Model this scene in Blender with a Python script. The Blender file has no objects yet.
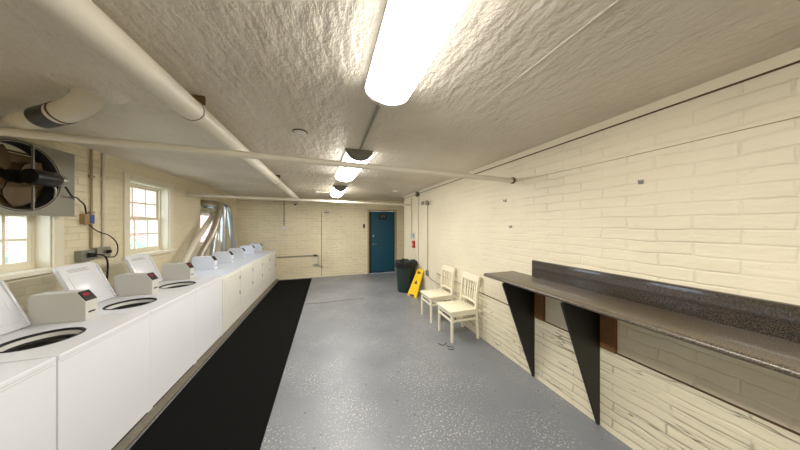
import bpy, bmesh, math, random
from mathutils import Vector, Matrix
R = math.radians
PI = math.pi
sc = bpy.context.scene
C = sc.collection
random.seed(7)

# ------------------------------------------------------------------ camera, world, sun, exposure
cam_d = bpy.data.cameras.new('camera'); cam = bpy.data.objects.new('camera', cam_d); C.objects.link(cam)
cam.location = (0, 0, 1.65); cam.rotation_euler = (R(90), 0, R(-17.8))
cam_d.sensor_width = 36; cam_d.lens = 224/800*36; cam_d.clip_start = 0.02; cam_d.clip_end = 200
sc.camera = cam

w = bpy.data.worlds.new('world'); sc.world = w; w.use_nodes = True
bg = w.node_tree.nodes['Background']; bg.inputs[0].default_value = (0.74, 0.87, 1.0, 1); bg.inputs[1].default_value = 4.2

sc.view_settings.view_transform = 'Standard'; sc.view_settings.look = 'None'
sc.view_settings.gamma = 1; sc.view_settings.use_curve_mapping = False
sc.view_settings.exposure = 0.50
LAMP = 15.0            # diffuser emission strength
TUBE = 20.0            # watts of light leaving each fixture downward
LAMP_COL = (1.0, 0.975, 0.93, 1)

# ------------------------------------------------------------------ materials
def S(r, g, b):
    f = lambda c: ((c/255)/12.92 if c/255 <= .04045 else ((c/255+.055)/1.055)**2.4)
    return (f(r), f(g), f(b), 1)
def mat(name, col, rough=.5, metal=0, spec=.5, noise=0, nscale=8, bump=0, bscale=30, emis=None, estr=0, coat=0):
    m = bpy.data.materials.new(name); m.use_nodes = True
    nt = m.node_tree; b = nt.nodes['Principled BSDF']
    b.inputs['Base Color'].default_value = col; b.inputs['Roughness'].default_value = rough
    b.inputs['Metallic'].default_value = metal; b.inputs['Specular IOR Level'].default_value = spec
    b.inputs['Coat Weight'].default_value = coat
    if emis: b.inputs['Emission Color'].default_value = emis; b.inputs['Emission Strength'].default_value = estr
    tc = nt.nodes.new('ShaderNodeTexCoord')
    n = nt.nodes.new('ShaderNodeTexNoise'); n.inputs['Scale'].default_value = nscale; n.inputs['Detail'].default_value = 5
    nt.links.new(tc.outputs['Object'], n.inputs['Vector'])
    mx = nt.nodes.new('ShaderNodeMix'); mx.data_type = 'RGBA'
    k = 1 - (noise or .04)
    mx.inputs['A'].default_value = (col[0]*k, col[1]*k, col[2]*k, 1); mx.inputs['B'].default_value = col
    nt.links.new(n.outputs['Fac'], mx.inputs['Factor']); nt.links.new(mx.outputs['Result'], b.inputs['Base Color'])
    if bump:
        n2 = nt.nodes.new('ShaderNodeTexNoise'); n2.inputs['Scale'].default_value = bscale; n2.inputs['Detail'].default_value = 6
        nt.links.new(tc.outputs['Object'], n2.inputs['Vector'])
        bp = nt.nodes.new('ShaderNodeBump'); bp.inputs['Strength'].default_value = 1; bp.inputs['Distance'].default_value = bump
        nt.links.new(n2.outputs['Fac'], bp.inputs['Height']); nt.links.new(bp.outputs['Normal'], b.inputs['Normal'])
    return m

class NT:
    """small helper round a node tree"""
    def __init__(s, name):
        s.m = bpy.data.materials.new(name); s.m.use_nodes = True; s.t = s.m.node_tree
        s.b = s.t.nodes['Principled BSDF']
    def n(s, kind, **kw):
        o = s.t.nodes.new('ShaderNode' + kind)
        for k, v in kw.items(): setattr(o, k, v)
        return o
    def l(s, a, b): s.t.links.new(a, b)
    def noise(s, vec, scale, detail=5, rough=.5):
        o = s.n('TexNoise'); o.inputs['Scale'].default_value = scale; o.inputs['Detail'].default_value = detail
        o.inputs['Roughness'].default_value = rough; s.l(vec, o.inputs['Vector']); return o.outputs['Fac']
    def ramp(s, f, p0, p1, c0=(0,0,0,1), c1=(1,1,1,1)):
        o = s.n('ValToRGB'); e = o.color_ramp.elements; e[0].position = p0; e[1].position = p1; e[0].color = c0; e[1].color = c1
        s.l(f, o.inputs['Fac']); return o.outputs['Color']
    def math(s, op, a, b=None, c=None):
        o = s.n('Math', operation=op)
        for i, v in enumerate((a, b, c)):
            if v is None: continue
            if isinstance(v, (int, float)): o.inputs[i].default_value = v
            else: s.l(v, o.inputs[i])
        return o.outputs[0]
    def mix(s, f, a, b):
        o = s.n('Mix', data_type='RGBA')
        for k, v in (('Factor', f), ('A', a), ('B', b)):
            i = o.inputs[k]
            if isinstance(v, (int, float, tuple)): i.default_value = v
            else: s.l(v, i)
        return o.outputs['Result']
    def bump(s, h, dist, strength=1):
        o = s.n('Bump'); o.inputs['Distance'].default_value = dist; o.inputs['Strength'].default_value = strength
        s.l(h, o.inputs['Height']); s.l(o.outputs['Normal'], s.b.inputs['Normal'])

def brick_mat(name, col, dirt, axis, bw=.215, rh=.075, mortar_dark=.35, bumpd=.02, cracks=.5, thr=.50):
    k = NT(name); tc = k.n('TexCoord'); sp = k.n('SeparateXYZ'); k.l(tc.outputs['Object'], sp.inputs[0])
    cb = k.n('CombineXYZ'); k.l(sp.outputs['Y' if axis == 'y' else 'X'], cb.inputs[0]); k.l(sp.outputs['Z'], cb.inputs[1])
    # wobble
    wn = k.n('TexNoise'); wn.inputs['Scale'].default_value = 4; k.l(tc.outputs['Object'], wn.inputs['Vector'])
    vm = k.n('VectorMath', operation='MULTIPLY_ADD'); k.l(wn.outputs['Color'], vm.inputs[0]); vm.inputs[1].default_value = (.07,.035,0); k.l(cb.outputs[0], vm.inputs[2])
    br = k.n('TexBrick'); k.l(vm.outputs[0], br.inputs['Vector']); br.inputs['Scale'].default_value = 1
    br.inputs['Brick Width'].default_value = bw; br.inputs['Row Height'].default_value = rh
    br.inputs['Mortar Size'].default_value = .010; br.inputs['Mortar Smooth'].default_value = 1
    br.inputs['Color1'].default_value = (1,1,1,1); br.inputs['Color2'].default_value = (.93,.93,.93,1); br.inputs['Mortar'].default_value = (0,0,0,1)
    f = br.outputs['Fac']
    big = k.noise(tc.outputs['Object'], 1.3, 4)
    # long streaks: mortar lines darken only here and there
    mp = k.n('Mapping'); mp.inputs['Scale'].default_value = (1,1,9); k.l(tc.outputs['Object'], mp.inputs['Vector'])
    streak = k.ramp(k.noise(mp.outputs[0], 1.6, 5), thr, thr+.08)
    m1 = k.math('MULTIPLY', f, streak)
    mp3 = k.n('Mapping'); mp3.inputs['Scale'].default_value = (.55,.55,7); k.l(tc.outputs['Object'], mp3.inputs['Vector'])
    ridge = k.math('ABSOLUTE', k.math('SUBTRACT', k.noise(mp3.outputs[0], 2.2, 3, .45), .5))
    ridge = k.ramp(ridge, .0, .006 if cracks < .9 else .013, (1,1,1,1), (0,0,0,1))
    rmask = k.ramp(k.noise(tc.outputs['Object'], 3.1, 3), .42, .52)
    m1 = k.math('MAXIMUM', k.math('MULTIPLY', m1, .5), k.math('MULTIPLY', ridge, rmask))
    m1 = k.math('MULTIPLY', m1, cracks)
    mp2 = k.n('Mapping'); mp2.inputs['Scale'].default_value = (.5,.5,1.6); k.l(tc.outputs['Object'], mp2.inputs['Vector'])
    base = k.mix(k.ramp(big, .35, .7), col, tuple(c*.90 for c in col[:3])+(1,))
    base = k.mix(k.math('MULTIPLY', f, mortar_dark), base, dirt)
    base = k.mix(m1, base, tuple(c*.35 for c in dirt[:3])+(1,))
    k.l(base, k.b.inputs['Base Color'])
    k.b.inputs['Roughness'].default_value = .45; k.b.inputs['Specular IOR Level'].default_value = .35
    h = k.math('ADD', k.math('MULTIPLY', k.math('MULTIPLY', f, k.ramp(k.noise(tc.outputs['Object'], 2.6, 3), .35, .65, (.25,.25,.25,1))), -1.0), k.math('ADD', k.math('MULTIPLY', k.noise(mp2.outputs[0], 9, 5), 2.0), k.math('MULTIPLY', k.noise(tc.outputs['Object'], 40, 4), .25)))
    k.bump(h, bumpd, .8)
    return k.m

def ceil_mat():
    k = NT('plaster ceiling'); tc = k.n('TexCoord'); v = tc.outputs['Object']
    mp = k.n('Mapping'); mp.inputs['Scale'].default_value = (1,.45,1); mp.inputs['Rotation'].default_value = (0,0,.5); k.l(v, mp.inputs['Vector'])
    a = k.noise(mp.outputs[0], 16, 7, .55); b = k.noise(v, 2.2, 4); c = k.noise(v, 55, 3)
    h = k.math('ADD', k.math('MULTIPLY', a, 1.0), k.math('MULTIPLY', c, .18))
    amt = k.ramp(b, .35, .65, (.5,.5,.5,1), (1,1,1,1))
    h = k.math('MULTIPLY', h, amt)
    k.bump(h, .042, .85)
    col = k.mix(k.ramp(k.noise(v, 1.1, 5), .35, .7), S(226,217,201), S(208,197,180))
    k.l(col, k.b.inputs['Base Color']); k.b.inputs['Roughness'].default_value = .38; k.b.inputs['Specular IOR Level'].default_value = .5
    return k.m

def floor_mat():
    k = NT('painted concrete floor'); tc = k.n('TexCoord'); v = tc.outputs['Object']
    big = k.ramp(k.noise(v, .9, 6), .35, .68)
    col = k.mix(big, S(112,115,120), S(130,132,136))
    sp = k.ramp(k.noise(v, 62, 3, .65), .57, .62)
    area = k.ramp(k.noise(v, 1.4, 3), .38, .6)
    col = k.mix(k.math('MULTIPLY', k.math('MULTIPLY', sp, area), .7), col, S(214,210,200))
    vo = k.n('TexVoronoi'); vo.inputs['Scale'].default_value = 7; k.l(v, vo.inputs['Vector'])
    chip = k.ramp(vo.outputs['Distance'], .07, .10, (1,1,1,1), (0,0,0,1))
    col = k.mix(k.math('MULTIPLY', chip, .45), col, S(66,66,66))
    k.l(col, k.b.inputs['Base Color'])
    k.l(k.ramp(k.noise(v, 6, 5), .3, .7, (.34,.34,.34,1), (.46,.46,.46,1)), k.b.inputs['Roughness'])
    k.bump(k.noise(v, 20, 5), .002, .5)
    return k.m

def speckle_mat(name, a, b, rough):
    k = NT(name); tc = k.n('TexCoord'); v = tc.outputs['Object']
    f = k.ramp(k.noise(v, 160, 3, .7), .48, .56)
    k.l(k.mix(f, a, b), k.b.inputs['Base Color']); k.b.inputs['Roughness'].default_value = rough; k.b.inputs['Specular IOR Level'].default_value = .1 if rough > .7 else .6
    k.b.inputs['Coat Weight'].default_value = 0 if rough > .7 else (1 if rough < .3 else .3); k.b.inputs['Coat Roughness'].default_value = .08
    return k.m

M = {}
M['brick_r'] = brick_mat('cream painted brick', S(236,226,200), S(214,200,168), 'y', rh=.082, bw=.32, mortar_dark=.05, cracks=.15, bumpd=.0055)
M['brick_low'] = brick_mat('cracked painted brick', S(226,217,190), S(190,175,140), 'y', bw=.6, rh=.070, mortar_dark=.05, cracks=1.0, bumpd=.006, thr=.46)
M['brick_l'] = brick_mat('yellowed painted brick', S(236,224,192), S(205,188,148), 'y', mortar_dark=.10, cracks=.2, bumpd=.006)
M['brick_b'] = brick_mat('yellowed back brick', S(234,222,190), S(190,168,124), 'x', bw=.3, rh=.085, mortar_dark=.22, cracks=.6, bumpd=.01)
M['cream'] = mat('cream gloss paint', S(232,222,196), .4, noise=.1, nscale=3, bump=.002, bscale=30)
M['frame'] = mat('window frame paint', S(238,230,206), .4, noise=.06, nscale=5)
M['ceil'] = ceil_mat()
M['floor'] = floor_mat()
M['pipe'] = mat('painted pipe', S(228,220,202), .38, noise=.14, nscale=5, bump=.003, bscale=18)
M['white'] = mat('white enamel', S(236,237,241), .25, noise=.03, nscale=3)
M['white2'] = mat('bluish white enamel', S(230,235,246), .3, noise=.03, nscale=3)
M['dryer'] = mat('off white enamel', S(232,229,222), .35, noise=.08, nscale=6)
M['grey_panel'] = mat('pale grey enamel', S(206,205,196), .4, noise=.04)
M['blk'] = mat('black plastic', S(20,19,18), .35, noise=.2)
M['rubber'] = mat('black rubber', S(28,28,26), .6, noise=.2)
M['steel'] = mat('drum steel', S(190,188,180), .3, 1, noise=.15, nscale=30)
M['galv'] = mat('galvanised duct', S(196,202,206), .3, .95, noise=.3, nscale=14, bump=.004, bscale=25)
M['dullduct'] = mat('dull duct', S(196,188,172), .38, .75, noise=.25, nscale=10, bump=.004, bscale=22)
M['red'] = mat('red display', S(150,14,22), .3, noise=.3, nscale=60, emis=S(200,20,30), estr=.12)
M['mat'] = speckle_mat('black rubber mat', S(9,9,8), S(16,16,15), .9)
M['curb'] = mat('bare concrete', S(124,116,100), .8, noise=.5, nscale=22, bump=.01, bscale=40)
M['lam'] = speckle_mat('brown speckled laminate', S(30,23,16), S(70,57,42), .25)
M['lamtop'] = speckle_mat('reflection-lightened speckled laminate', S(66,56,45), S(116,103,85), .38)  # same laminate as the backsplash, paler: reflected light put into the colour
M['blackboard'] = mat('black painted board', S(14,13,13), .5, noise=.2)
M['wood'] = mat('raw wood block', S(134,94,52), .7, noise=.3, nscale=20)
M['dirtline'] = mat('dark brown dirt line', S(104,78,48), .8, noise=.4, nscale=30)
M['door'] = mat('teal door paint', S(13,76,98), .4, noise=.2, nscale=6)
M['doordark'] = mat('dark gap', S(12,34,44), .6)
M['chrome'] = mat('chrome', S(200,200,200), .2, 1)
M['jamb'] = mat('tan jamb paint', S(176,158,122), .5, noise=.1)
M['chair'] = mat('ivory chair paint', S(240,232,206), .35, noise=.05, nscale=6)
M['bin'] = mat('dark green plastic', S(26,48,46), .45, noise=.15, nscale=10)
M['bag'] = mat('black bin liner', S(16,17,19), .3, noise=.3, bump=.012, bscale=26)
M['yellow'] = mat('yellow plastic', S(244,200,24), .35, noise=.05)
M['fanbox'] = mat('dull grey sheet metal', S(148,144,130), .5, .3, noise=.12, nscale=5)
M['shroud'] = mat('dark brown shutter', S(122,98,62), .5, .1, noise=.5, nscale=7)
M['blade'] = mat('grimy brown fan blade', S(104,82,52), .45, .2, noise=.4, nscale=9)
M['boxgrey'] = mat('grey box metal', S(150,150,142), .45, .5, noise=.15)
M['boxtan'] = mat('tan metal', S(170,142,96), .5, .2, noise=.15)
M['blue'] = mat('blue switch plate', S(50,80,150), .4)
M['olive'] = mat('olive box', S(96,88,52), .6, noise=.3)
M['redpaint'] = mat('red paint', S(178,34,30), .4)
M['silver'] = mat('silver casting', S(172,170,162), .35, .8, noise=.2, nscale=20)
M['diff'] = mat('lit diffuser', (1,1,1,1), .4, emis=LAMP_COL, estr=LAMP)
M['capgrey'] = mat('grey lamp end cap', S(128,124,118), .45, .3)
M['capwhite'] = mat('white lamp end cap', S(226,224,218), .4)
M['ply'] = mat('painted vent panel', S(214,202,170), .5, noise=.2, nscale=6)
M['darkolive'] = mat('dark vent board', S(92,78,40), .7, noise=.4)
M['foliage'] = mat('green leaves', S(150,175,145), .8, noise=.6, nscale=6, bump=.1, bscale=8)
M['asphalt'] = mat('pale paving', S(190,190,190), .8)
# outdoor brick
k = NT('outdoor red brick'); tc = k.n('TexCoord'); sp = k.n('SeparateXYZ'); k.l(tc.outputs['Object'], sp.inputs[0])
cb = k.n('CombineXYZ'); k.l(sp.outputs['Y'], cb.inputs[0]); k.l(sp.outputs['Z'], cb.inputs[1])
br = k.n('TexBrick'); k.l(cb.outputs[0], br.inputs['Vector']); br.inputs['Scale'].default_value = 1
br.inputs['Brick Width'].default_value = .22; br.inputs['Row Height'].default_value = .075; br.inputs['Mortar Size'].default_value = .008
br.inputs['Color1'].default_value = S(206,128,112); br.inputs['Color2'].default_value = S(190,112,98); br.inputs['Mortar'].default_value = S(225,205,198)
k.l(br.outputs['Color'], k.b.inputs['Base Color']); k.b.inputs['Roughness'].default_value = .8; M['redbrick'] = k.m
# glass: clear pane with a faint reflection
g = bpy.data.materials.new('window glass'); g.use_nodes = True; nt = g.node_tree; nt.nodes.clear()
o_ = nt.nodes.new('ShaderNodeOutputMaterial'); tr = nt.nodes.new('ShaderNodeBsdfTransparent'); tr.inputs[0].default_value = (.97,.98,1,1)
gl = nt.nodes.new('ShaderNodeBsdfGlossy'); gl.inputs['Roughness'].default_value = .05; ms = nt.nodes.new('ShaderNodeMixShader')
ms.inputs[0].default_value = .05; nt.links.new(tr.outputs[0], ms.inputs[1]); nt.links.new(gl.outputs[0], ms.inputs[2]); nt.links.new(ms.outputs[0], o_.inputs[0])
M['glass'] = g

# ------------------------------------------------------------------ geometry helpers
def box(bm, x0, x1, y0, y1, z0, z1, bev=0, seg=2):
    vs = [bm.verts.new((x, y, z)) for x in (x0, x1) for y in (y0, y1) for z in (z0, z1)]
    fs = [(0,1,3,2),(4,6,7,5),(0,4,5,1),(2,3,7,6),(0,2,6,4),(1,5,7,3)]
    faces = [bm.faces.new([vs[i] for i in f]) for f in fs]
    if bev:
        es = list({e for f in faces for e in f.edges})
        bmesh.ops.bevel(bm, geom=es, offset=bev, segments=seg, affect='EDGES', profile=.5)
    return vs
def frame_at(d):
    d = d.normalized(); up = Vector((0,0,1)) if abs(d.z) < .95 else Vector((1,0,0))
    a = d.cross(up).normalized(); return a, a.cross(d).normalized()
def tube(bm, pts, rad, n=12, cap=True):
    pts = [Vector(p) for p in pts]; rings = []
    rads = rad if isinstance(rad, (list, tuple)) else [rad]*len(pts)
    a = None
    for i, p in enumerate(pts):
        if i == 0: d = pts[1]-p
        elif i == len(pts)-1: d = p-pts[i-1]
        else: d = (pts[i+1]-p).normalized()+(p-pts[i-1]).normalized()
        d.normalize()
        if a is None: a, b = frame_at(d)
        else:
            a = (a - d*a.dot(d)).normalized(); b = a.cross(d).normalized()
        rings.append([bm.verts.new(p + (a*math.cos(2*PI*j/n) + b*math.sin(2*PI*j/n))*rads[i]) for j in range(n)])
    for r0, r1 in zip(rings, rings[1:]):
        for j in range(n): bm.faces.new((r0[j], r0[(j+1)%n], r1[(j+1)%n], r1[j]))
    if cap: bm.faces.new(rings[0][::-1]); bm.faces.new(rings[-1])
def smooth_path(pts, k=6):
    pts = [Vector(p) for p in pts]; out = []
    P = [pts[0]] + pts + [pts[-1]]
    for i in range(1, len(P)-2):
        for t in range(k):
            u = t/k; p0, p1, p2, p3 = P[i-1:i+3]
            out.append(.5*((2*p1)+(p2-p0)*u+(2*p0-5*p1+4*p2-p3)*u*u+(3*p1-p0-3*p2+p3)*u**3))
    return out + [pts[-1]]
def lathe(bm, prof, n=32, mx=None, cap=True):
    mx = mx or Matrix(); rings = []
    for r, z in prof:
        rings.append([bm.verts.new(mx @ Vector((r*math.cos(2*PI*j/n), r*math.sin(2*PI*j/n), z))) for j in range(n)])
    for r0, r1 in zip(rings, rings[1:]):
        for j in range(n): bm.faces.new((r0[j], r0[(j+1)%n], r1[(j+1)%n], r1[j]))
    for rr, (r, z) in ((rings[0][::-1], prof[0]), (rings[-1], prof[-1])):
        if r > 1e-4 and cap: bm.faces.new(rr)
def prism(bm, poly, axis, a0, a1, bev=0):
    """poly of 2-D points extruded along an axis ('y': poly in xz, 'x': poly in yz, 'z': poly in xy)"""
    def P(p, a): return {'y': (p[0], a, p[1]), 'x': (a, p[0], p[1]), 'z': (p[0], p[1], a)}[axis]
    v0 = [bm.verts.new(P(p, a0)) for p in poly]; v1 = [bm.verts.new(P(p, a1)) for p in poly]; n = len(poly)
    fs = [bm.faces.new(v0), bm.faces.new(v1[::-1])] + [bm.faces.new((v0[i], v1[i], v1[(i+1)%n], v0[(i+1)%n])) for i in range(n)]
    if bev: bmesh.ops.bevel(bm, geom=list({e for f in fs for e in f.edges}), offset=bev, segments=2, affect='EDGES', profile=.5)
def plate_hole(bm, x0, x1, y0, y1, cx, cy, r, za, zb, n=48, mx=None):
    """rectangular plate between za and zb with a round hole"""
    mx = mx or Matrix()
    ang = [2*PI*i/n for i in range(n)]
    for c in ((x0,y0),(x1,y0),(x1,y1),(x0,y1)):
        a = math.atan2(c[1]-cy, c[0]-cx) % (2*PI); i = min(range(n), key=lambda q: abs((ang[q]-a+PI) % (2*PI)-PI)); ang[i] = a
    ang.sort(); out = []; inn = []
    for a in ang:
        c, s = math.cos(a), math.sin(a); ts = []
        if c > 1e-9: ts.append((x1-cx)/c)
        if c < -1e-9: ts.append((x0-cx)/c)
        if s > 1e-9: ts.append((y1-cy)/s)
        if s < -1e-9: ts.append((y0-cy)/s)
        t = min(ts); out.append((cx+c*t, cy+s*t)); inn.append((cx+c*r, cy+s*r))
    L = []
    for ring, z in ((out, zb), (inn, zb), (inn, za), (out, za)):
        L.append([bm.verts.new(mx @ Vector((p[0], p[1], z))) for p in ring])
    for q in range(4):
        A, B = L[q], L[(q+1)%4]
        for j in range(n): bm.faces.new((A[j], A[(j+1)%n], B[(j+1)%n], B[j]))
def obj(name, build, material, parent=None, smooth=False, loc=None, bevel=0):
    bm = bmesh.new(); build(bm) if callable(build) else None
    bmesh.ops.recalc_face_normals(bm, faces=bm.faces)
    me = bpy.data.meshes.new(name); bm.to_mesh(me); bm.free(); me.materials.append(material)
    o = bpy.data.objects.new(name, me); C.objects.link(o)
    if smooth:
        for p in me.polygons: p.use_smooth = True
        me.set_sharp_from_angle(angle=R(40))
    if loc: o.location = loc
    if parent: o.parent = parent
    if bevel:
        b = o.modifiers.new('bevel', 'BEVEL'); b.width = bevel; b.segments = 2; b.limit_method = 'ANGLE'
    return o
def struct(name, build, material, **kw):
    o = obj(name, build, material, **kw)
    if not kw.get('parent'): o['kind'] = 'structure'
    return o
def tag(o, label, cat, group=None, kind=None):
    o['label'] = label; o['category'] = cat
    if group: o['group'] = group
    if kind: o['kind'] = kind
    return o
def thing(name, label, cat, loc=(0,0,0), rz=0, group=None):
    o = bpy.data.objects.new(name, None); C.objects.link(o); o.location = loc; o.rotation_euler = (0,0,rz)
    return tag(o, label, cat, group)
def dup(root, loc, label, rz=None):
    r = root.copy(); C.objects.link(r); r.location = loc; r['label'] = label
    if rz is not None: r.rotation_euler = (0,0,rz)
    for ch in list(root.children):
        c = ch.copy(); C.objects.link(c); c.parent = r
        for g_ in list(ch.children):
            d = g_.copy(); C.objects.link(d); d.parent = c
    return r
B = lambda *a, **k: (lambda bm: box(bm, *a, **k))

# ------------------------------------------------------------------ room shell
XL, XR, YB, YN, H = -2.52, 2.15, 7.55, -3.2, 2.493
struct('floor', B(XL-.6, XR+1.2, YN-.3, YB+.3, -.2, 0), M['floor'])
def ceil_grid(bm):
    box(bm, XL-.6, XR+1.2, YN-.3, YB+.3, H, H+.2)
struct('ceiling', ceil_grid, M['ceil'])
WIN = [(2.26, 3.06, 1.24, 2.25), (3.93, 4.72, 1.24, 2.25), (5.69, 6.75, 1.24, 2.20)]
def wl(bm):
    T = XL-.28; y = YN
    for (a, b, z0, z1) in WIN:
        box(bm, T, XL, y, a, 0, H); box(bm, T, XL, a, b, 0, z0); box(bm, T, XL, a, b, z1, H); y = b
    box(bm, T, XL, y, YB, 0, H)
struct('wall_left', wl, M['brick_l'])
def wr(bm):
    box(bm, XR, XR+.7, YN, 6.3, 0, H)
struct('wall_right', wr, M['brick_r'])
struct('wall_right_recess', B(2.62, XR+.7, 6.3, YB, 0, H), M['brick_l'])
DX0, DX1, DH = 1.27, 2.30, 2.17
def wb(bm):
    box(bm, XL, DX0, YB, YB+.25, 0, H); box(bm, DX0, DX1, YB, YB+.25, DH, H); box(bm, DX1, 2.62, YB, YB+.25, 0, H)
struct('wall_back', wb, M['brick_b'])
struct('wall_front', B(XL, XR, YN-.2, YN, 0, H), M['cream'])
struct('trim_1', B(XR-.022, XR, YN, 6.3, H-.062, H), M['cream'])                 # plate under the ceiling
struct('trim_6', B(XR-.024, XR-.002, YN, 6.3, H-.0655, H-.062), M['dirtline'])
def low(bm): prism(bm, [(XR, 0), (XR-.016, 0), (XR-.016, .648), (XR, .65)], 'y', YN, 4.2)
struct('trim_2', low, M['brick_low'])
struct('trim_3', B(XR-.018, XR, YN, 4.2, .648, .653), M['dirtline'])
def seam(bm):
    tube(bm, smooth_path([(1.04, -1.5, H), (1.045, -.3, H-.001), (1.035, .6, H), (1.04, 1.45, H-.0005)]), .003, 6)
struct('trim_4', seam, M['ceil'])
def fseam(bm):
    tube(bm, smooth_path([(-.45, 5.05, .0), (-.1, 5.03, .0), (.4, 5.06, 0), (.75, 5.04, 0)]), .006, 6)
struct('trim_5', fseam, M['dirtline'])

# windows on the left wall
def window(n, y0, y1, z0, z1, cols, glass=True):
    fx = XL-.12
    def fr(bm):
        t = .03
        box(bm, fx-.05, fx+.02, y0, y0+t, z0, z1); box(bm, fx-.05, fx+.02, y1-t, y1, z0, z1)
        box(bm, fx-.05, fx+.02, y0+t, y1-t, z0, z0+t); box(bm, fx-.05, fx+.02, y0+t, y1-t, z1-t, z1)
    f = struct(f'window_{n}', fr, M['frame'])
    def cas(bm):
        c = .085
        for (a, b) in ((y0-c, y0), (y1, y1+c)): box(bm, XL, XL+.018, a, b, z0-.05, z1+c)
        box(bm, XL, XL+.022, y0, y1, z1, z1+c)
        box(bm, XL-.12, XL, y0, y0+.012, z0, z1); box(bm, XL-.12, XL, y1-.012, y1, z0, z1); box(bm, XL-.12, XL, y0, y1, z1-.012, z1)
    obj('casing', cas, M['frame'], f, bevel=.003)
    obj('sill', B(fx, XL+.06, y0-.1, y1+.1, z0-.035, z0+.005), M['frame'], f, bevel=.004)
    zm = (z0+z1)/2
    for nm, (a, b, xo) in (('lower_sash', (z0+.03, zm+.02, 0)), ('upper_sash', (zm-.02, z1-.03, -.025))):
        ya, yb = y0+.03, y1-.03
        def sash(bm):
            s = .035; X0, X1 = fx-.015+xo, fx+.015+xo
            box(bm, X0, X1, ya, ya+s, a, b); box(bm, X0, X1, yb-s, yb, a, b); box(bm, X0, X1, ya+s, yb-s, a, a+s+.01); box(bm, X0, X1, ya+s, yb-s, b-s, b)
            for c in range(1, cols):
                y = ya + (yb-ya)*c/cols; box(bm, X0+.004, X1-.004, y-.010, y+.010, a+s, b-s)
            zz = (a+b)/2; box(bm, X0+.005, X1-.005, ya+s, yb-s, zz-.010, zz+.010)
        so = obj(nm, sash, M['frame'], f)
        obj('glass', B(fx-.003+xo, fx+xo, ya+.01, yb-.01, a+.01, b-.01), M['glass'], so)
    return f
window(1, *WIN[0], 4); window(2, *WIN[1], 3)
# window 3: boarded with vent panels for the dryer ducts
y0, y1, z0, z1 = WIN[2]
def fr3(bm):
    box(bm, XL-.15, XL-.08, y0, y0+.04, z0, z1); box(bm, XL-.15, XL-.08, y1-.04, y1, z0, z1)
    box(bm, XL-.15, XL-.08, y0+.04, y1-.04, z0, z0+.04); box(bm, XL-.15, XL-.08, y0+.04, y1-.04, z1-.04, z1)
    box(bm, XL-.15, XL-.08, y0+.04, y1-.04, 1.86, 1.89)
w3 = struct('window_3', fr3, M['frame'])
obj('vent_panel', B(XL-.13, XL-.11, y0+.04, y1-.04, 1.89, z1-.04), M['ply'], w3)
obj('vent_board', B(XL-.11, XL-.10, y0+.04, y1-.04, 2.06, 2.14), M['darkolive'], w3)
obj('vent_board', B(XL-.11, XL-.10, y0+.04, y1-.04, 1.89, 1.96), M['darkolive'], w3)
obj('glass', B(XL-.125, XL-.12, y0+.04, y1-.04, z0+.04, 1.86), M['glass'], w3)

# door in the back wall
def dfr(bm):
    box(bm, DX0, DX0+.05, YB-.02, YB+.2, 0, DH); box(bm, DX1-.06, DX1, YB-.02, YB+.2, 0, DH); box(bm, DX0+.05, DX1-.06, YB-.02, YB+.2, DH-.05, DH)
d1 = struct('door_1', dfr, M['jamb'])
obj('door_leaf', B(DX0+.055, DX1-.065, YB+.03, YB+.075, .008, DH-.055), M['door'], d1, bevel=.003)
obj('door_gap_shade', B(DX0+.055, DX0+.14, YB+.02, YB+.03, .008, DH-.055), M['doordark'], d1)  # flat dark strip on the leaf, coloured as the shade of the gap
def hdl(bm):
    tube(bm, [(DX0+.2, YB+.03, 1.0), (DX0+.2, YB-.03, 1.0)], .022, 12); tube(bm, [(DX0+.2, YB-.03, 1.0), (DX0+.31, YB-.03, 1.0)], .01, 8)
obj('door_handle', hdl, M['chrome'], d1, smooth=True)
obj('deadbolt', lambda bm: tube(bm, [(DX0+.2, YB+.03, 1.28), (DX0+.2, YB+.005, 1.28)], .028, 14), M['chrome'], d1)
pl = obj('door_plate', B(1.66, 1.94, YB+.022, YB+.03, 1.84, 2.02), M['blk'], d1)
def plt(bm):
    for z in (1.98, 1.945, 1.91): box(bm, 1.72, 1.90, YB+.020, YB+.022, z, z+.010)
obj('plate_print', plt, M['boxgrey'], pl)
obj('door_sweep', B(DX0+.06, DX1-.07, YB+.02, YB+.03, .008, .05), M['doordark'], d1)

# ------------------------------------------------------------------ curb + mat
tag(obj('concrete_curb', B(XL, -1.405, YN, 7.50, 0, .03), M['curb'], bevel=.006), 'low bare concrete curb running under the row of white machines', 'curb')
def matb(bm):
    box(bm, -1.388, -.475, -1.2, 7.42, 0, .008, bev=.003)
tag(obj('floor_mat', matb, M['mat']), 'long black rubber runner mat in front of the laundry machines', 'mat')

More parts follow.
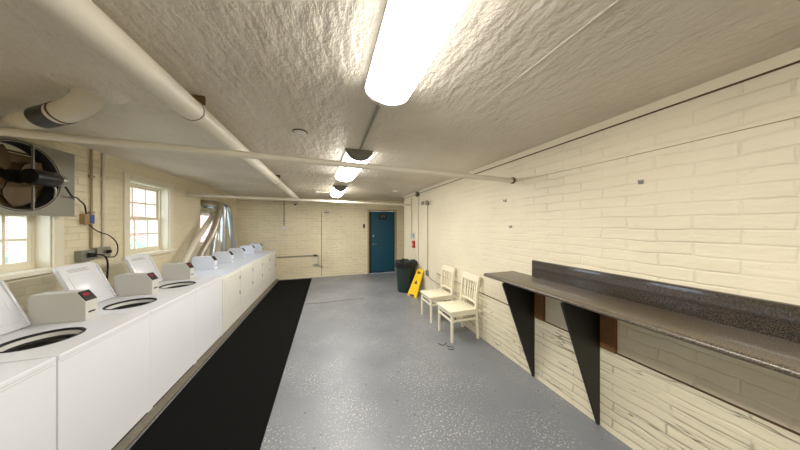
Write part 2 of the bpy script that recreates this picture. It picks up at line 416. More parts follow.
# ------------------------------------------------------------------ washers
MX = -1.84; TOP = .87
def meter_box(t, dz=0, far=.343, xf=.03, material='grey_panel', red=True):
    prof = [(-.28, TOP-dz), (-.28, TOP+.215-dz), (-.265, TOP+.225-dz), (xf-.055, TOP+.225-dz), (xf, TOP+.145-dz), (xf, TOP-dz)]
    m = obj('meter_box', lambda bm: prism(bm, prof, 'y', far-.098, far, bev=.004), M[material], t)
    # display lies on the slanted front
    p0 = Vector((xf-.052, 0, TOP+.222)); p1 = Vector((xf-.003, 0, TOP+.150)); n_ = Vector((.08, 0, .055)).normalized()
    def disp(bm):
        q = [p0+n_*.0, p1+n_*.0, p1+n_*.006, p0+n_*.006]; prism(bm, [(v.x, v.z) for v in q], 'y', far-.092, far-.006)
    obj('display', disp, M['blk'], m)
    def d2(bm):
        a = p0.lerp(p1, .25); b = p0.lerp(p1, .5)
        q = [a+n_*.005, b+n_*.005, b+n_*.008, a+n_*.008]; prism(bm, [(v.x, v.z) for v in q], 'y', far-.078, far-.035)
    if red: obj('red_light', d2, M['red'], m)
    obj('card_slot', B(xf-.001, xf+.004, far-.075, far-.025, TOP+.055, TOP+.066), M['blk'], m)
    return m
def make_washer(label):
    t = thing('washing_machine', label, 'washing machine', (MX, 1.83+.35, .03), 0, 'top loading washers in the row')
    cx, cy, r = .05, -.055, .158
    obj('body', lambda bm: plate_hole(bm, -.36, .36, -.3495, .3495, cx, cy, r, 0, TOP-.03), M['white'], t)
    obj('top_panel', lambda bm: plate_hole(bm, -.362, .364, -.3495, .3495, cx, cy, r, TOP-.03, TOP), M['white'], t, bevel=.006)
    # rim, seal and tub
    obj('opening_rim', lambda bm: lathe(bm, [(r-.004, TOP-.012), (r-.003, TOP+.001), (r+.002, TOP+.005), (r+.008, TOP+.003), (r+.010, TOP+.0002)], 48, Matrix.Translation((cx, cy, 0)), cap=False), M['rubber'], t, smooth=True)
    tm = Matrix.Translation((cx, cy, 0))
    tb = obj('tub', lambda bm: lathe(bm, [(r-.020, TOP-.058), (r-.012, TOP-.07), (r-.012, TOP-.32), (.03, TOP-.33)], 40, tm, cap=False), M['steel'], t, smooth=True)
    obj('tub_lip', lambda bm: lathe(bm, [(r-.003, TOP-.008), (r-.006, TOP-.026), (r-.016, TOP-.036)], 40, tm, cap=False), M['grey_panel'], tb, smooth=True)
    obj('tub_seal', lambda bm: lathe(bm, [(r-.016, TOP-.036), (r-.026, TOP-.040), (r-.028, TOP-.050), (r-.020, TOP-.058)], 40, tm, cap=False), M['rubber'], tb, smooth=True)
    obj('agitator', lambda bm: lathe(bm, [(.07, TOP-.329), (.06, TOP-.25), (.035, TOP-.16), (.03, TOP-.12), (.012, TOP-.11), (0.0005, TOP-.11)], 20, Matrix.Translation((cx, cy, 0))), M['rubber'], tb, smooth=True)
    # lid, open and leaning back
    a = R(23); hx, hz = -.262, TOP+.006
    mx = Matrix.Translation((hx, 0, hz)) @ Matrix.Rotation(-a, 4, 'Y')
    def lid(bm):
        n0 = len(bm.verts)
        poly = [(-.125, 0), (.238, 0), (.236, .36), (.225, .395), (.195, .41), (-.09, .41), (-.115, .40), (-.125, .37)]
        prism(bm, poly, 'x', -.016, .006, bev=.004)
        # raised side flanges and moulded recess on the inner face
        box(bm, .006, .016, .222, .236, .01, .37, bev=.003); box(bm, .006, .016, -.123, -.109, .01, .37, bev=.003)
        box(bm, .006, .010, -.07, .18, .05, .30, bev=.004)
        bmesh.ops.transform(bm, matrix=mx, verts=bm.verts[:])
    ld = obj('lid', lid, M['white'], t, smooth=True)
    def lb(bm):
        for i, (a0, b0) in enumerate(((-.05, .15), (-.05, .12), (-.05, .14))):
            box(bm, .0055, .0068, a0, b0, .335+.012*i, .339+.012*i)
        bmesh.ops.transform(bm, matrix=mx, verts=bm.verts[:])
    obj('instruction_print', lb, M['boxgrey'], ld)
    for y in (-.14, .19): obj('hinge', lambda bm: tube(bm, [(hx-.002, y, hz-.003), (hx-.002, y+.04, hz-.003)], .007, 10), M['steel'], ld)
    meter_box(t)
    obj('front_seam', B(.36, .3615, -.338, .338, TOP-.045, TOP-.041), M['grey_panel'], t)
    obj('kick_plate', B(.345, .3605, -.32, .32, .0, .012), M['rubber'], t)
    return t
PITCH = .70
w0 = make_washer('white top-loading washer with open lid, second nearest in the row')
w0.location = (MX, 1.83+.35, .03)
dup(w0, (MX, 1.83-.36, .03), 'white top-loading washer nearest the camera, cut off at the photo left edge')
dup(w0, (MX, 1.83+.35+PITCH, .03), 'white open-lidded washer below the wall outlets, between the two windows')
dup(w0, (MX, 1.83+.35+2*PITCH, .03), 'open-lidded white washer under the multi-pane window, last before the dryers')

# ------------------------------------------------------------------ dryers
def make_dryer(label):
    t = thing('tumble_dryer', label, 'dryer', (MX, 3.93+.35, .03), 0, 'front loading dryers in the row')
    obj('body', B(-.36, .355, -.349, .349, 0, TOP-.012, bev=.003), M['dryer'], t, smooth=True)
    obj('top_panel', B(-.36, .362, -.347, .347, TOP-.012, TOP, bev=.004), M['white2'], t)
    dr = obj('door', B(.355, .366, -.340, .340, .27, TOP-.05, bev=.003), M['dryer'], t)
    obj('door_panel', B(.366, .370, -.30, .30, .31, TOP-.09, bev=.002), M['dryer'], dr)
    for z in (.44, .70): obj('hinge', B(.366, .372, .315, .330, z-.03, z+.03, bev=.002), M['rubber'], dr)
    obj('kick_panel', B(.355, .362, -.345, .345, .02, .262, bev=.002), M['dryer'], t)
    lk = obj('lock', lambda bm: tube(bm, [(.355, .333, TOP-.13), (.362, .333, TOP-.13)], .008, 10), M['blk'], t)
    m = meter_box(t, material='white2', red=False)
    return t
d0 = make_dryer('front-loading white dryer nearest the camera, beside the last open-lidded washer')
dl = ['second white dryer from the washers, below the leaning metal ducts', 'middle white dryer of the five, in front of the vent panel window',
      'fourth white dryer from the washers, one from the back wall', 'last white dryer, at the far end against the back wall']
for i, l in enumerate(dl): dup(d0, (MX, 3.93+.35+PITCH*(i+1), .03), l)

# ducts from dryers up to the window panel
def duct(yb, yt, zt, r, m, label, xb=-2.33, zb=.55, bow=0):
    t = thing('vent_duct', label, 'duct', (xb, yb, zb), 0, 'dryer vent ducts')
    pts = smooth_path([(0, 0, 0), (bow*.15, (yt-yb)*.28, (zt-zb)*.30), (bow, (yt-yb)*.55, (zt-zb)*.60), (bow, (yt-yb)*.92, (zt-zb)*.93), (bow*.7-.05, yt-yb, zt-zb), (-.14, yt-yb+.02, zt-zb+.02), (-.30, yt-yb+.02, zt-zb+.02)], 5)
    obj('pipe', lambda bm: tube(bm, pts, r, 18), m, t, smooth=True)
    for k_ in (4, 9, 13):
        p = pts[k_]; q = pts[k_+1]; d = (q-p).normalized()
        obj('joint_band', lambda bm: tube(bm, [p-d*.015, p+d*.015], r+.004, 18), m, t, smooth=True)
    obj('lower_elbow', lambda bm: tube(bm, smooth_path([(0,0,.0), (0,-.01,-.12), (.03,-.01,-.2), (.110,-.01,-.22)], 4), r, 14), m, t, smooth=True)
duct(4.28, 5.80, 1.90, .045, M['pipe'], 'pale dull duct slanting furthest left, rising from the nearest dryer')
duct(4.95, 5.78, 2.10, .060, M['dullduct'], 'wide brownish metal duct leaning right, crossing in front of the vent window', bow=.13)
duct(5.60, 6.04, 2.06, .055, M['galv'], 'shiny metal duct third from the left of the duct bundle')
duct(6.25, 6.27, 2.12, .055, M['galv'], 'upright galvanised duct fourth from the left of the bundle')
duct(6.95, 6.52, 2.10, .055, M['galv'], 'rightmost shiny duct of the bundle, nearest the back wall')
# ------------------------------------------------------------------ exhaust fan over the first window
f = thing('exhaust_fan', 'large belt-driven exhaust fan in grey sheet-metal housing above the left window', 'fan', (XL, 2.705, 2.05))
mxf = Matrix(((0,0,1,0),(1,0,0,0),(0,1,0,0),(0,0,0,1)))   # plate (x,y,z) -> (z,x,y)
FX = .12
obj('housing_front', lambda bm: plate_hole(bm, -.42, .405, -.31, .30, 0, 0, .275, FX-.004, FX, 64, mxf), M['fanbox'], f)
def hs(bm):
    box(bm, .002, FX-.004, -.42, -.412, -.31, .30); box(bm, .002, FX-.004, .397, .405, -.31, .30)
    box(bm, .002, FX-.004, -.412, .397, -.31, -.302); box(bm, .002, FX-.004, -.412, .397, .292, .30)
    box(bm, FX-.004, FX+.012, -.42, .405, -.318, -.308)
obj('housing_sides', hs, M['fanbox'], f)
rotx = Matrix.Rotation(PI/2, 4, 'Y')
obj('venturi_ring', lambda bm: lathe(bm, [(.262, .03), (.268, FX-.02), (.284, FX+.004), (.288, FX+.001), (.276, FX-.01), (.272, .03)], 56, rotx, cap=False), M['rubber'], f, smooth=True)
def shut(bm):
    box(bm, .004, .01, -.30, .30, -.30, .29)
    for i in range(6):
        z = -.25+.09*i; prism(bm, [(.012, z), (.03, z+.02), (.033, z+.016), (.014, z-.004)], 'y', -.29, .29)
obj('shutter', shut, M['shroud'], f)
def blade(bm, a0):
    vs = []
    for i in range(7):
        r = .05+.20*i/6; wd = .05+.05*math.sin(i/6*PI*.8); tw = .5-.25*i/6
        row = []
        for s in (-1, 1):
            row.append((.058 + s*wd*math.sin(tw)*.55, a0 + s*wd/r*.9*math.cos(tw) if r > .09 else a0+s*.5, r))
        vs.append(row)
    top = [[bm.verts.new((x, r*math.cos(a), r*math.sin(a))) for x, a, r in row] for row in vs]
    bot = [[bm.verts.new((x-.004, r*math.cos(a), r*math.sin(a))) for x, a, r in row] for row in vs]
    for T, flip in ((top, 0), (bot, 1)):
        for p, q in zip(T, T[1:]): bm.faces.new((p[0], p[1], q[1], q[0]))
    for i in range(6):
        for s in (0, 1): bm.faces.new((top[i][s], top[i+1][s], bot[i+1][s], bot[i][s]))
    bm.faces.new((top[0][0], top[0][1], bot[0][1], bot[0][0])); bm.faces.new((top[6][0], top[6][1], bot[6][1], bot[6][0]))
for k_ in range(4): obj('fan_blade', lambda bm, k_=k_: blade(bm, .4+k_*PI/2), M['blade'], f, smooth=True)
obj('hub', lambda bm: tube(bm, [(.034, 0, 0), (.10, 0, 0)], .055, 20), M['blk'], f, smooth=True)
def brk(bm):
    box(bm, .125, .140, .055, .064, -.272, .272)
obj('bearing_bracket', brk, M['fanbox'], f)
mo = obj('motor', lambda bm: lathe(bm, [(.02, -.0), (.058, .004), (.065, .02), (.065, .17), (.055, .19), (.02, .20)], 24, Matrix.Translation((.20, -.05, 0)) @ Matrix.Rotation(-PI/2, 4, 'X')), M['blk'], f, smooth=True)
obj('motor_end_bell', lambda bm: lathe(bm, [(.05, .0), (.056, .012), (.05, .045), (.03, .06), (.012, .066), (.0005, .066)], 20, Matrix.Translation((.20, .15, 0)) @ Matrix.Rotation(-PI/2, 4, 'X')), M['silver'], mo, smooth=True)
obj('motor_mount', B(.145, .17, -.02, .14, -.05, .05), M['blk'], f, bevel=.004)
obj('pull_lever', lambda bm: tube(bm, smooth_path([(.15, .17, -.02), (.17, .18, -.08), (.16, .185, -.15)], 4), .008, 8), M['silver'], f, smooth=True)
# tan outlet box with blue switch, cable
sw = thing('outlet_box', 'small tan box with blue switch face, on wall right of the fan', 'switch', (XL, 3.36, 1.72))
obj('box', B(0, .05, -.05, .05, -.06, .05, bev=.005), M['boxtan'], sw)
obj('switch_plate', B(.05, .056, -.005, .042, -.05, .04, bev=.002), M['blue'], sw)
tag(obj('power_cable', lambda bm: tube(bm, smooth_path([(XL+.2, 2.93, 2.0), (XL+.17, 3.02, 1.93), (XL+.15, 3.09, 1.92), (XL+.09, 3.20, 1.90), (XL+.05, 3.30, 1.86), (XL+.03, 3.34, 1.79), (XL+.03, 3.35, 1.77)], 5), .007, 8), M['blk'], smooth=True),
    'black cable arching from the exhaust fan motor to the tan box', 'cable')
tag(obj('power_cable', lambda bm: tube(bm, smooth_path([(XL+.03, 3.37, 1.655), (XL+.05, 3.44, 1.58), (XL+.06, 3.56, 1.53), (XL+.06, 3.66, 1.44), (XL+.06, 3.68, 1.34), (XL+.07, 3.62, 1.27), (XL+.06, 3.53, 1.28)], 5), .006, 8), M['blk'], smooth=True),
    'thin black cable looping down from the tan box to the grey outlets', 'cable')
ja = thing('electrical_box', 'left of two grey outlet boxes on the wall above the washers', 'outlet', (XL, 3.33, 1.32), group='grey outlet boxes')
obj('box', B(0, .06, -.07, .07, -.055, .055, bev=.005), M['boxgrey'], ja); obj('plug', B(.06, .10, -.02, .02, -.02, .03, bev=.004), M['blk'], ja)
jb = thing('electrical_box', 'right of two grey outlet boxes, joined to the conduits above the washers', 'outlet', (XL, 3.51, 1.34), group='grey outlet boxes')
obj('box', B(0, .06, -.08, .08, -.055, .055, bev=.005), M['silver'], jb); obj('plug', B(.06, .09, .02, .05, -.02, .02, bev=.004), M['blk'], jb)
tag(obj('plug_cord', lambda bm: tube(bm, smooth_path([(XL+.10, 3.33, 1.325), (XL+.16, 3.36, 1.31), (XL+.15, 3.42, 1.2), (XL+.12, 3.44, .95), (XL+.1, 3.44, .86)], 5), .008, 8), M['blk'], smooth=True), 'short black plug cord hanging behind the washer lid', 'cord')
def conduit(name, pts, r, m, label, clips=()):
    t = thing(name, label, 'conduit', pts[0])
    p0 = Vector(pts[0]); q = [Vector(p)-p0 for p in pts]
    obj('tube', lambda bm: tube(bm, q, r, 10), m, t, smooth=True)
    for c in clips: obj('clip', B(-.015, .015, -.02, .02, c-.01, c+.01), m, t)
    return t
conduit('wall_conduit', [(XL+.016, 3.42, 1.39), (XL+.016, 3.42, H-.002)], .010, M['jamb'], 'left of two thin vertical wall conduits beside the fan', (.4, .8))
conduit('wall_conduit', [(XL+.016, 3.56, 1.39), (XL+.016, 3.56, H-.002)], .013, M['pipe'], 'right of two thin vertical wall conduits beside the fan', (.4, .8))

# ------------------------------------------------------------------ overhead pipes
bp = thing('ceiling_pipe', 'thick cream insulated pipe running lengthwise just under the ceiling', 'pipe', (-.834, YN, 1.65+.738))
obj('pipe_run', lambda bm: tube(bm, [(0, 0, 0), (0, YB-YN, 0)], .066, 28), M['pipe'], bp, smooth=True)
for y in (-.6, 1.78, 4.2):
    hb = obj('joint_collar', lambda bm: tube(bm, [(0, y-YN, 0), (0, y-YN+.03, 0)], .0715, 28), M['pipe'], bp, smooth=True)
    obj('collar_gap', lambda bm: tube(bm, [(0, y-YN-.006, 0), (0, y-YN, 0)], .0675, 28), M['dirtline'], hb)
    obj('hanger', lambda bm: box(bm, -.035, .065, y-YN+.005, y-YN+.02, .05, .1045), M['dirtline'], hb)
tp = thing('ceiling_pipe', 'thin cream pipe crossing the room under the lights, nearer of the two', 'pipe', (XR, 2.18, 2.193))
obj('pipe_run', lambda bm: tube(bm, [(0,0,0), (-2.3, .02, .04), (-4.67, 0, .075)], .028, 14), M['pipe'], tp, smooth=True)
obj('wall_flange', lambda bm: tube(bm, [(-.02,0,0), (0,0,0)], .038, 14), M['dirtline'], tp)
tp = thing('ceiling_pipe', 'thin cream pipe crossing the room near the back wall and door', 'pipe', (XL, 5.20, 2.217))
obj('pipe_run', lambda bm: tube(bm, [(0,0,0), (2.3, .22, -.02), (XR-XL, .44, -.029)], .028, 14), M['pipe'], tp, smooth=True)
obj('wall_flange', lambda bm: tube(bm, [(XR-XL-.02,.44,-.029), (XR-XL,.44,-.029)], .036, 14), M['pipe'], tp)
# elbowed vent pipe into the ceiling at upper left
vp = thing('vent_pipe', 'fat white elbowed pipe with black band at upper left ceiling', 'pipe', (-1.43, 1.93, H))
vpts = smooth_path([(-1.09, .02, -.15), (-.90, .20, -.15), (-.72, .40, -.15), (-.46, .24, -.148), (-.22, .09, -.145), (-.08, .02, -.12), (-.01, 0, -.07), (0, 0, -.03), (0, 0, 0)], 6)
obj('pipe_run', lambda bm: tube(bm, vpts, .062, 22), M['pipe'], vp, smooth=True)
obj('black_band', lambda bm: tube(bm, vpts[21:26], .0645, 24), M['blk'], vp, smooth=True)
obj('joint_ring', lambda bm: tube(bm, vpts[17:19], .066, 22), M['pipe'], vp)
obj('joint_ring', lambda bm: tube(bm, [vpts[26], vpts[26]*.6+vpts[27]*.4], .0655, 22), M['dirtline'], vp)
def patch(bm):
    lathe(bm, [(.16, 0), (.13, -.014), (.09, -.02), (.0005, -.022)], 18)
o = obj('plaster_patch', patch, M['ceil'], vp, smooth=True); o.location = (.0, 0, 0)

# ------------------------------------------------------------------ lights
def lamp(y0, y1, x0, x1, label, cap, wd=.14):
    t = thing('ceiling_light', label, 'light', (x0, y0, H), 0, 'long ceiling light fixtures')
    L = y1-y0; dx = x1-x0
    def U(bm, r0, z0, ya, yb, x_a, x_b, n=14, bow=.11):
        ra = []
        for (y, x) in ((ya, x_a), (yb, x_b)):
            ring = [bm.verts.new((x + r0*math.cos(PI*j/n), y, z0 - bow*math.sin(PI*j/n))) for j in range(n+1)]
            ra.append(ring)
        for j in range(n): bm.faces.new((ra[0][j], ra[0][j+1], ra[1][j+1], ra[1][j]))
        bm.faces.new(ra[0]); bm.faces.new(ra[1][::-1]); bm.faces.new((ra[0][0], ra[1][0], ra[1][n], ra[0][n]))
    obj('channel', lambda bm: prism(bm, [(-wd+.002, .002), (wd-.002, .002), (dx+wd-.002, L-.002), (dx-wd+.002, L-.002)], 'z', -.045, 0), M['capwhite'], t)
    obj('diffuser', lambda bm: U(bm, wd, -.045, .03, L-.03, 0, dx, bow=.075), M['diff'], t, smooth=True)
    ld_ = bpy.data.lights.new('tube_light', 'AREA'); ld_.shape = 'RECTANGLE'; ld_.size = wd*1.5; ld_.size_y = L-.1; ld_.energy = TUBE; ld_.color = LAMP_COL[:3]
    lo = bpy.data.objects.new('tube_light', ld_); C.objects.link(lo); lo.parent = t; lo.location = (dx/2, L/2, -.124); lo.rotation_euler = (0, 0, -math.atan2(dx, L))
    obj('end_cap', lambda bm: U(bm, wd+.005, -.0, 0, .03, 0, 0, bow=.124), cap, t, smooth=True)
    obj('end_cap', lambda bm: U(bm, wd+.005, -.0, L-.03, L, dx, dx, bow=.124), cap, t, smooth=True)
lamp(-.0, 1.33, .34, .34, 'long glowing wraparound light, the nearest and largest on the ceiling', M['capwhite'], .135)
lamp(2.52, 3.85, .335, .26, 'glowing ceiling light with grey end cap, middle of the three', M['capgrey'], .148)
lamp(4.95, 6.15, .25, .20, 'small-looking far ceiling light, closest to the back wall', M['capgrey'])
lamp(-2.8, -1.6, .34, .34, 'added unseen ceiling light behind the camera position', M['capwhite'])  # added fixture, never in view, put in to help light the room
tag(obj('ceiling_conduit', lambda bm: tube(bm, [(.34, 1.33, H-.012), (.335, 2.52, H-.012)], .010, 10), M['boxgrey'], smooth=True), 'thin grey conduit on the ceiling linking the first two lights', 'conduit')
def detector(x, y, label, m, r=.055):
    t = thing('smoke_detector', label, 'smoke detector', (x, y, H), group='ceiling detectors')
    obj('base', lambda bm: lathe(bm, [(r+.008, 0), (r+.008, -.008)], 24), m, t, smooth=True)
    obj('cover', lambda bm: lathe(bm, [(r, -.008), (r-.004, -.03), (r*.55, -.036), (r*.5, -.03), (.0005, -.03)], 24), M['capwhite'], t, smooth=True)
detector(-.24, 2.2, 'small round ceiling detector between the thick pipe and the lights', M['dirtline'])
detector(1.56, 5.24, 'small white ceiling detector near the teal door', M['capwhite'])
jb2 = thing('junction_box', 'small white ceiling junction box with stub conduit left of the far light', 'junction box', (-.25, 5.9, H))
obj('box', B(-.04, .04, -.04, .04, -.05, 0, bev=.006), M['capwhite'], jb2)
obj('stub', lambda bm: tube(bm, [(.04, .0, -.025), (.30, .05, -.025)], .012, 8), M['capwhite'], jb2)

# ------------------------------------------------------------------ counter
ct = thing('wall_counter', 'long brown speckled counter shelf on the right wall with raised back', 'counter', (XR, 2.18, 1.09))
def ctop(bm):
    prof = [(-.0, 0), (-.405, 0), (-.422, -.004), (-.430, -.014), (-.430, -.024), (-.422, -.034), (-.405, -.038), (-.0, -.038)]
    prism(bm, prof, 'y', -3.6, 0)
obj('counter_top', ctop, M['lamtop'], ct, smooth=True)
def bsp(bm):
    prof = [(-.0, .176), (-.020, .176), (-.027, .172), (-.029, .165), (-.029, .098), (-.024, .094), (-.024, .088), (-.030, .084), (-.030, 0), (0, 0)]
    prism(bm, prof, 'y', -3.6, -.29)
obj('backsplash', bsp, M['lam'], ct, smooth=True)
def cbrk(bm):
    prism(bm, [(0, 0), (-.42, 0), (-.42, -.02), (-.02, -1.045), (0, -1.045)], 'y', -.009, .009)
for y, l in ((1.876, 'black triangular board bracket under the counter, farther from the camera'), (1.263, 'black triangular board bracket under the counter, nearer the camera')):
    b_ = thing('shelf_bracket', l, 'bracket', (XR-.016, y, 1.051), group='counter brackets')
    obj('board', cbrk, M['blackboard'], b_)
for y, l in ((1.80, 'raw brown wood block on the wall behind the farther black bracket'), (1.19, 'raw brown wood block on the wall behind the nearer black bracket')):
    tag(obj('wood_block', B(XR-.035, XR-.0, y-.045, y+.055, .656, 1.05, bev=.002), M['wood']), l, 'wood block', 'wood blocks under the counter')

# ------------------------------------------------------------------ chairs
def make_chair(label):
    t = thing('dining_chair', label, 'chair', (1.85, 2.95, 0), 0, 'ivory wooden chairs')
    m = M['chair']
    def leg(x, y, w_=.032):
        def f_(bm):
            prism(bm, [(x-w_/2+.004, 0), (x+w_/2-.004, 0), (x+w_/2, .41), (x-w_/2, .41)], 'y', y-w_/2, y+w_/2, bev=.003)
        return f_
    for s in (-1, 1): obj('leg', leg(-.20, s*.19), m, t)
    def rear(s):
        def f_(bm):
            pts = [(.225, 0), (.205, .22), (.195, .42), (.205, .62), (.235, .82), (.255, .90)]
            poly = [(x-.016, z) for x, z in pts] + [(x+.018, z) for x, z in pts[::-1]]
            prism(bm, poly, 'y', s*.19-.016, s*.19+.016, bev=.003)
        return f_
    for s in (-1, 1): obj('rear_leg', rear(s), m, t)
    def seat(bm):
        poly = [(-.235, -.195), (-.225, -.215), (.19, -.205), (.205, -.17), (.205, .17), (.19, .205), (-.225, .215), (-.235, .195)]
        prism(bm, poly, 'z', .412, .442, bev=.007)
    obj('seat', seat, m, t, smooth=True)
    def apr(bm):
        for s in (-1, 1): box(bm, -.185, .19, s*.19-.010, s*.19+.010, .362, .411, bev=.002)
        box(bm, -.21, -.19, -.175, .175, .362, .411); box(bm, .185, .20, -.175, .175, .362, .411)
    obj('apron', apr, m, t)
    def st(bm):
        for s in (-1, 1): box(bm, -.185, .20, s*.19-.009, s*.19+.009, .285, .312, bev=.002)
        box(bm, -.209, -.191, -.175, .175, .285, .312, bev=.002)
    obj('stretcher', st, m, t)
    def rail(z0, z1, dx, th=.011):
        def f_(bm):
            n = 8
            vs = []
            for i in range(n+1):
                y = -.175+.35*i/n; c = .018*(1-(2*i/n-1)**2)
                vs.append([bm.verts.new((dx0+c+q, y, z)) for z, dx0 in ((z0, dx[0]), (z1, dx[1])) for q in (-th, th)])
            for a_, b_ in zip(vs, vs[1:]):
                for i0, i1 in ((0,1),(1,3),(3,2),(2,0)): bm.faces.new((a_[i0], a_[i1], b_[i1], b_[i0]))
            bm.faces.new([vs[0][i] for i in (0,1,3,2)]); bm.faces.new([vs[-1][i] for i in (0,1,3,2)])
        return f_
    obj('top_rail', rail(.80, .895, (.233, .252)), m, t, bevel=.004)
    obj('lower_rail', rail(.50, .53, (.20, .203)), m, t, bevel=.003)
    for i in range(5):
        y = -.115+.0575*i; c = .018*(1-(y/.175)**2)
        pts = [(.203+c, .525), (.212+c, .65), (.233+c, .805)]
        obj('slat', lambda bm: prism(bm, [(x-.006, z) for x, z in pts]+[(x+.006, z) for x, z in pts[::-1]], 'y', y-.011, y+.011), m, t)
    for s, x in ((-1,-.20),(1,-.20),(-1,.225),(1,.225)):
        pass
    return t
ch = make_chair('ivory slat-back chair nearest the counter, against the right wall')
dup(ch, (1.85, 3.62, 0), 'ivory slat-back chair nearer the yellow sign, against the right wall')
tag(obj('cable_scrap', lambda bm: tube(bm, smooth_path([(1.46, 2.80, .004), (1.50, 2.74, .004), (1.57, 2.78, .004), (1.54, 2.70, .004), (1.60, 2.66, .004), (1.58, 2.60, .004), (1.52, 2.64, .004)], 5), .004, 6), M['blk'], smooth=True), 'tangled scrap of black cord on the floor before the near chair', 'cord')

# ------------------------------------------------------------------ bin and sign
tb = thing('trash_can', 'round dark green plastic trash can with black liner by the right wall', 'trash can', (1.86, 5.32, 0))
obj('barrel', lambda bm: lathe(bm, [(.195, 0), (.205, .01), (.245, .60), (.26, .61), (.262, .66), (.255, .67), (.25, .69), (.268, .70), (.268, .73), (.255, .735), (.24, .70), (.20, .03), (.0005, .03)], 40), M['bin'], tb, smooth=True)
def hnd(s):
    def f_(bm): box(bm, s*.255-.02, s*.255+.02, -.06, .06, .60, .66, bev=.008)
    return f_
for s in (-1, 1): obj('handle', hnd(s), M['bin'], tb)
def bag(bm):
    prof = [(.262, .60), (.275, .63), (.274, .70), (.272, .745), (.262, .755), (.248, .74), (.235, .60), (.15, .40), (.0005, .38)]
    n = 40; rings = []
    for i, (r, z) in enumerate(prof):
        rings.append([bm.verts.new(((r+.004*math.sin(j*2.7+i))*math.cos(2*PI*j/n), (r+.004*math.sin(j*2.7+i))*math.sin(2*PI*j/n), z+(.012*math.sin(j*.9)+.008*math.sin(j*2.1) if i < 6 else 0))) for j in range(n)])
    for a_, b_ in zip(rings, rings[1:]):
        for j in range(n): bm.faces.new((a_[j], a_[(j+1)%n], b_[(j+1)%n], b_[j]))
obj('bin_liner', bag, M['bag'], tb, smooth=True)

ws = thing('caution_sign', 'folded yellow plastic floor sign leaning between trash can and wall', 'sign', (1.83, 4.84, 0))
# panel lies in a plane leaning towards the wall (+x)
lean = math.atan2(.29, .62)
mxs = Matrix.Rotation(lean, 4, 'Y')
def panel(off):
    def f_(bm):
        Wb, Wt, Hh = .15, .105, .66; t_ = .012
        # frame around a hand hole at the top and an arch at the foot
        def q(y0, y1, z0, z1): box(bm, off, off+t_, y0, y1, z0, z1)
        prism(bm, [(-Wb, 0), (-.08, 0), (-.08, .05), (.08, .05), (.08, 0), (Wb, 0), (Wt+.004, .54), (-Wt-.004, .54)], 'x', off, off+t_)
        q(-.105, -.05, .54, .60); q(.05, .105, .54, .60); prism(bm, [(-.105, .60), (.105, .60), (.10, .64), (.08, .66), (-.08, .66), (-.10, .64)], 'x', off, off+t_)
        bmesh.ops.transform(bm, matrix=mxs, verts=bm.verts[:])
    return f_
pa = obj('front_panel', panel(0), M['yellow'], ws); obj('rear_panel', panel(.022), M['yellow'], ws)
def mark(bm):
    prism(bm, [(-.05, .30), (.05, .30), (0, .39)], 'x', -.0015, 0)
    bmesh.ops.transform(bm, matrix=mxs, verts=bm.verts[:])
obj('warning_mark', mark, M['rubber'], pa)
ws.rotation_euler = (0, 0, R(20))

# ------------------------------------------------------------------ right-wall fittings
def XRW(n, y0, y1, z0, z1, d, m, **k): return obj(n, B(XR-d, XR, y0, y1, z0, z1, bev=.004), M[m], **k)
fa = thing('fire_alarm', 'small red fire alarm box on the right wall beside the teal door', 'fire alarm', (XR, 5.46, 1.15))
obj('box', B(-.05, 0, -.06, .06, -.09, .09, bev=.005), M['redpaint'], fa); obj('pull_handle', B(-.058, -.05, -.035, .035, -.02, .0), M['capwhite'], fa)
sb = thing('wall_switch', 'small dark blue and white switch box above the red alarm', 'switch', (XR, 5.46, 1.37))
obj('box', B(-.04, 0, -.05, .05, -.07, .07, bev=.004), M['capwhite'], sb); obj('cover', B(-.046, -.04, -.04, .01, -.05, .06), M['blue'], sb)
sb = thing('wall_sticker', 'small pale blue sticker on the wall left of the switch', 'sticker', (XR, 5.68, 1.35))
obj('sheet', B(-.004, 0, -.045, .045, -.06, .06), mat('pale blue card', S(150,190,200), .6), sb)
conduit('wall_conduit', [(XR-.014, 5.62, 1.42), (XR-.014, 5.62, 1.95), (XR-.02, 5.66, 2.05), (XR-.014, 5.62, 2.38)], .009, M['jamb'], 'thin kinked cable down the right wall above the alarm')
conduit('wall_conduit', [(XR-.016, 5.18, .72), (XR-.016, 5.18, 2.40)], .013, M['pipe'], 'vertical conduit below the olive box on the right wall', (.5, 1.1))
tag(obj('junction_box', B(XR-.06, XR, 5.12, 5.24, 2.36, 2.47, bev=.005), M['olive']), 'small olive junction box high on the right wall by the ceiling', 'junction box')
em = thing('emergency_light', 'two-headed emergency light high on the right wall', 'emergency light', (XR, 4.62, 2.14))
obj('body', B(-.05, 0, -.06, .06, -.04, .04, bev=.006), M['boxgrey'], em)
for s in (-1, 1):
    obj('lamp_head', lambda bm: lathe(bm, [(.02, 0), (.042, .02), (.045, .06), (.038, .065), (.0005, .06)], 18, Matrix.Translation((-.05, s*.11, 0)) @ Matrix.Rotation(-PI/2+.3, 4, 'Y')), M['silver'], em, smooth=True)
conduit('wall_conduit', [(XR-.012, 4.62, .62), (XR-.012, 4.62, 2.10)], .008, M['jamb'], 'thin vertical conduit dropping from the emergency light')
ob = thing('electrical_box', 'small metal outlet box low on right wall behind the far chair', 'outlet', (XR, 4.62, .57))
obj('box', B(-.045, 0, -.045, .045, -.06, .06, bev=.004), M['silver'], ob)
tag(obj('plug_cord', lambda bm: tube(bm, smooth_path([(XR-.05, 4.6, .56), (XR-.06, 4.4, .50), (XR-.04, 4.15, .47), (XR-.03, 3.95, .45)], 4), .005, 6), M['dirtline'], smooth=True), 'thin cord trailing along the right wall behind the far chair', 'cord')
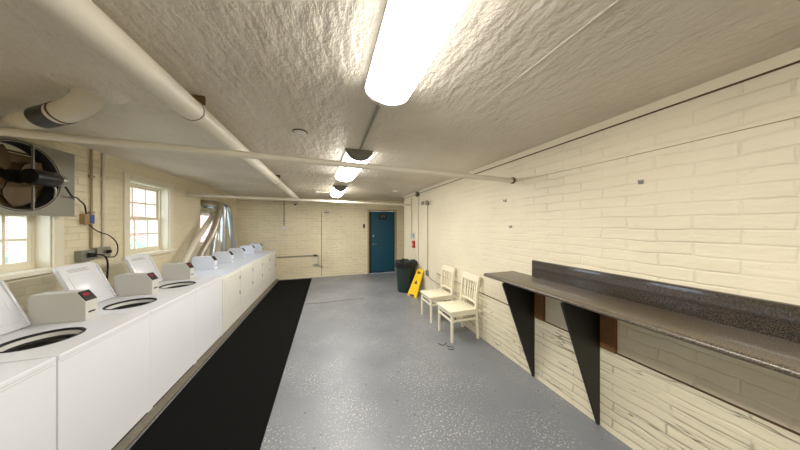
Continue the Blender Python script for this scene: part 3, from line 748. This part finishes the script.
for i, (y, z, l) in enumerate(((2.30, 1.96, 'small rusty hook on the right wall just below the pipe end'), (1.005, 1.96, 'small rusty hook high on the bare right wall above the counter'), (2.21, 1.63, 'small metal stub on the right wall left of the counter end'))):
    h_ = thing('wall_hook', l, 'hook', (XR, y, z), group='hooks on the right wall')
    obj('plate', B(-.006, 0, -.012, .012, -.015, .015), M['boxgrey'], h_)
    obj('prong', lambda bm: tube(bm, smooth_path([(-.005,0,0), (-.03,0,-.01), (-.035,0,.012)], 4), .004, 8), M['boxgrey'], h_, smooth=True)
tag(obj('wall_cable', lambda bm: tube(bm, smooth_path([(XR-.004, 2.15, 2.175), (XR-.004, 1.7, 2.17), (XR-.004, 1.2, 2.165), (XR-.004, .3, 2.168), (XR-.004, -1.5, 2.16)], 5), .0025, 6), M['jamb'], smooth=True), 'thin cable running along the upper right wall', 'cable')

# ------------------------------------------------------------------ back wall fittings
bc = conduit('wall_conduit', [(-1.27, YB-.012, 1.62), (-1.27, YB-.012, H-.02)], .009, M['dirtline'], 'thin conduit above the round box on the back wall')
rb = thing('electrical_box', 'small round white outlet box on the back wall', 'outlet', (-1.27, YB, 1.57))
obj('box', lambda bm: lathe(bm, [(.05, 0), (.055, .01), (.05, .04), (.0005, .042)], 18, Matrix.Rotation(PI/2, 4, 'X')), M['capwhite'], rb, smooth=True)
tag(obj('wall_cable', lambda bm: tube(bm, smooth_path([(-1.27, YB-.012, 1.52), (-1.28, YB-.012, 1.30), (-1.34, YB-.012, 1.18), (-1.48, YB-.012, 1.16), (-1.9, YB-.012, 1.16)], 5), .009, 8), M['pipe'], smooth=True), 'pale cable curving left from the round box on back wall', 'cable')
wp = thing('water_pipe', 'thin dark water pipe with valve low on the back wall', 'pipe', (-.30, YB, .70))
obj('pipe_run', lambda bm: tube(bm, [(-1.16, -.03, -.02), (-.12, -.03, 0), (0, -.03, 0), (.005, -.03, -.33), (.16, -.03, -.40)], .012, 10), M['boxgrey'], wp, smooth=True)
obj('valve', lambda bm: tube(bm, [(-.14, -.05, .0), (-.03, -.05, .0)], .026, 10), M['olive'], wp, smooth=True)
obj('tap', lambda bm: (tube(bm, [(-.14, -.04, -.30), (-.01, -.04, -.30)], .016, 8), tube(bm, [(-.06, -.04, -.36), (-.06, -.04, -.26)], .01, 8)), M['boxgrey'], wp, smooth=True)
conduit('wall_conduit', [(-.20, YB-.006, .03), (-.20, YB-.006, 2.05)], .006, M['dirtline'], 'long thin vertical line of conduit on the middle of the back wall')
tag(obj('wall_bracket', B(-.12, .03, YB-.03, YB, 2.03, 2.07, bev=.004), M['boxgrey']), 'small grey metal bracket on the upper back wall', 'bracket')
tag(obj('wall_switch', B(1.12, 1.18, YB-.02, YB, 1.55, 1.68, bev=.003), M['blk']), 'small black wall switch left of the teal door', 'switch')
tag(obj('wall_bracket', B(-1.0, -.92, YB-.04, YB, 2.26, 2.30, bev=.004), M['blk']), 'tiny dark fixture below the thick pipe end on back wall', 'bracket')

# ------------------------------------------------------------------ outside
tag(obj('brick_building', lambda bm: (box(bm, -9.5, -7.0, 10.2, 22, -.2, 7), box(bm, -7.02, -6.9, 12, 12.8, 1.2, 2.8)), M['redbrick']), 'red brick building seen through the multi-pane window', 'building')
struct('ground', B(-30, XL-.6, -15, 40, -.3, -.2), M['asphalt'])
def bush(bm):
    random.seed(3)
    for i in range(14):
        c = Vector((-6.2+random.uniform(-.7,.7), 8.6+random.uniform(-1.3,1.2), random.uniform(-.1, .9))); r = random.uniform(.3,.5)
        bmesh.ops.create_icosphere(bm, subdivisions=2, radius=r, matrix=Matrix.Translation(c))
    for v in bm.verts: v.co += Vector((random.uniform(-.06,.06), random.uniform(-.06,.06), random.uniform(-.06,.06)))
tag(obj('shrub', bush, M['foliage']), 'pale green shrub seen low through the multi-pane window', 'shrub')
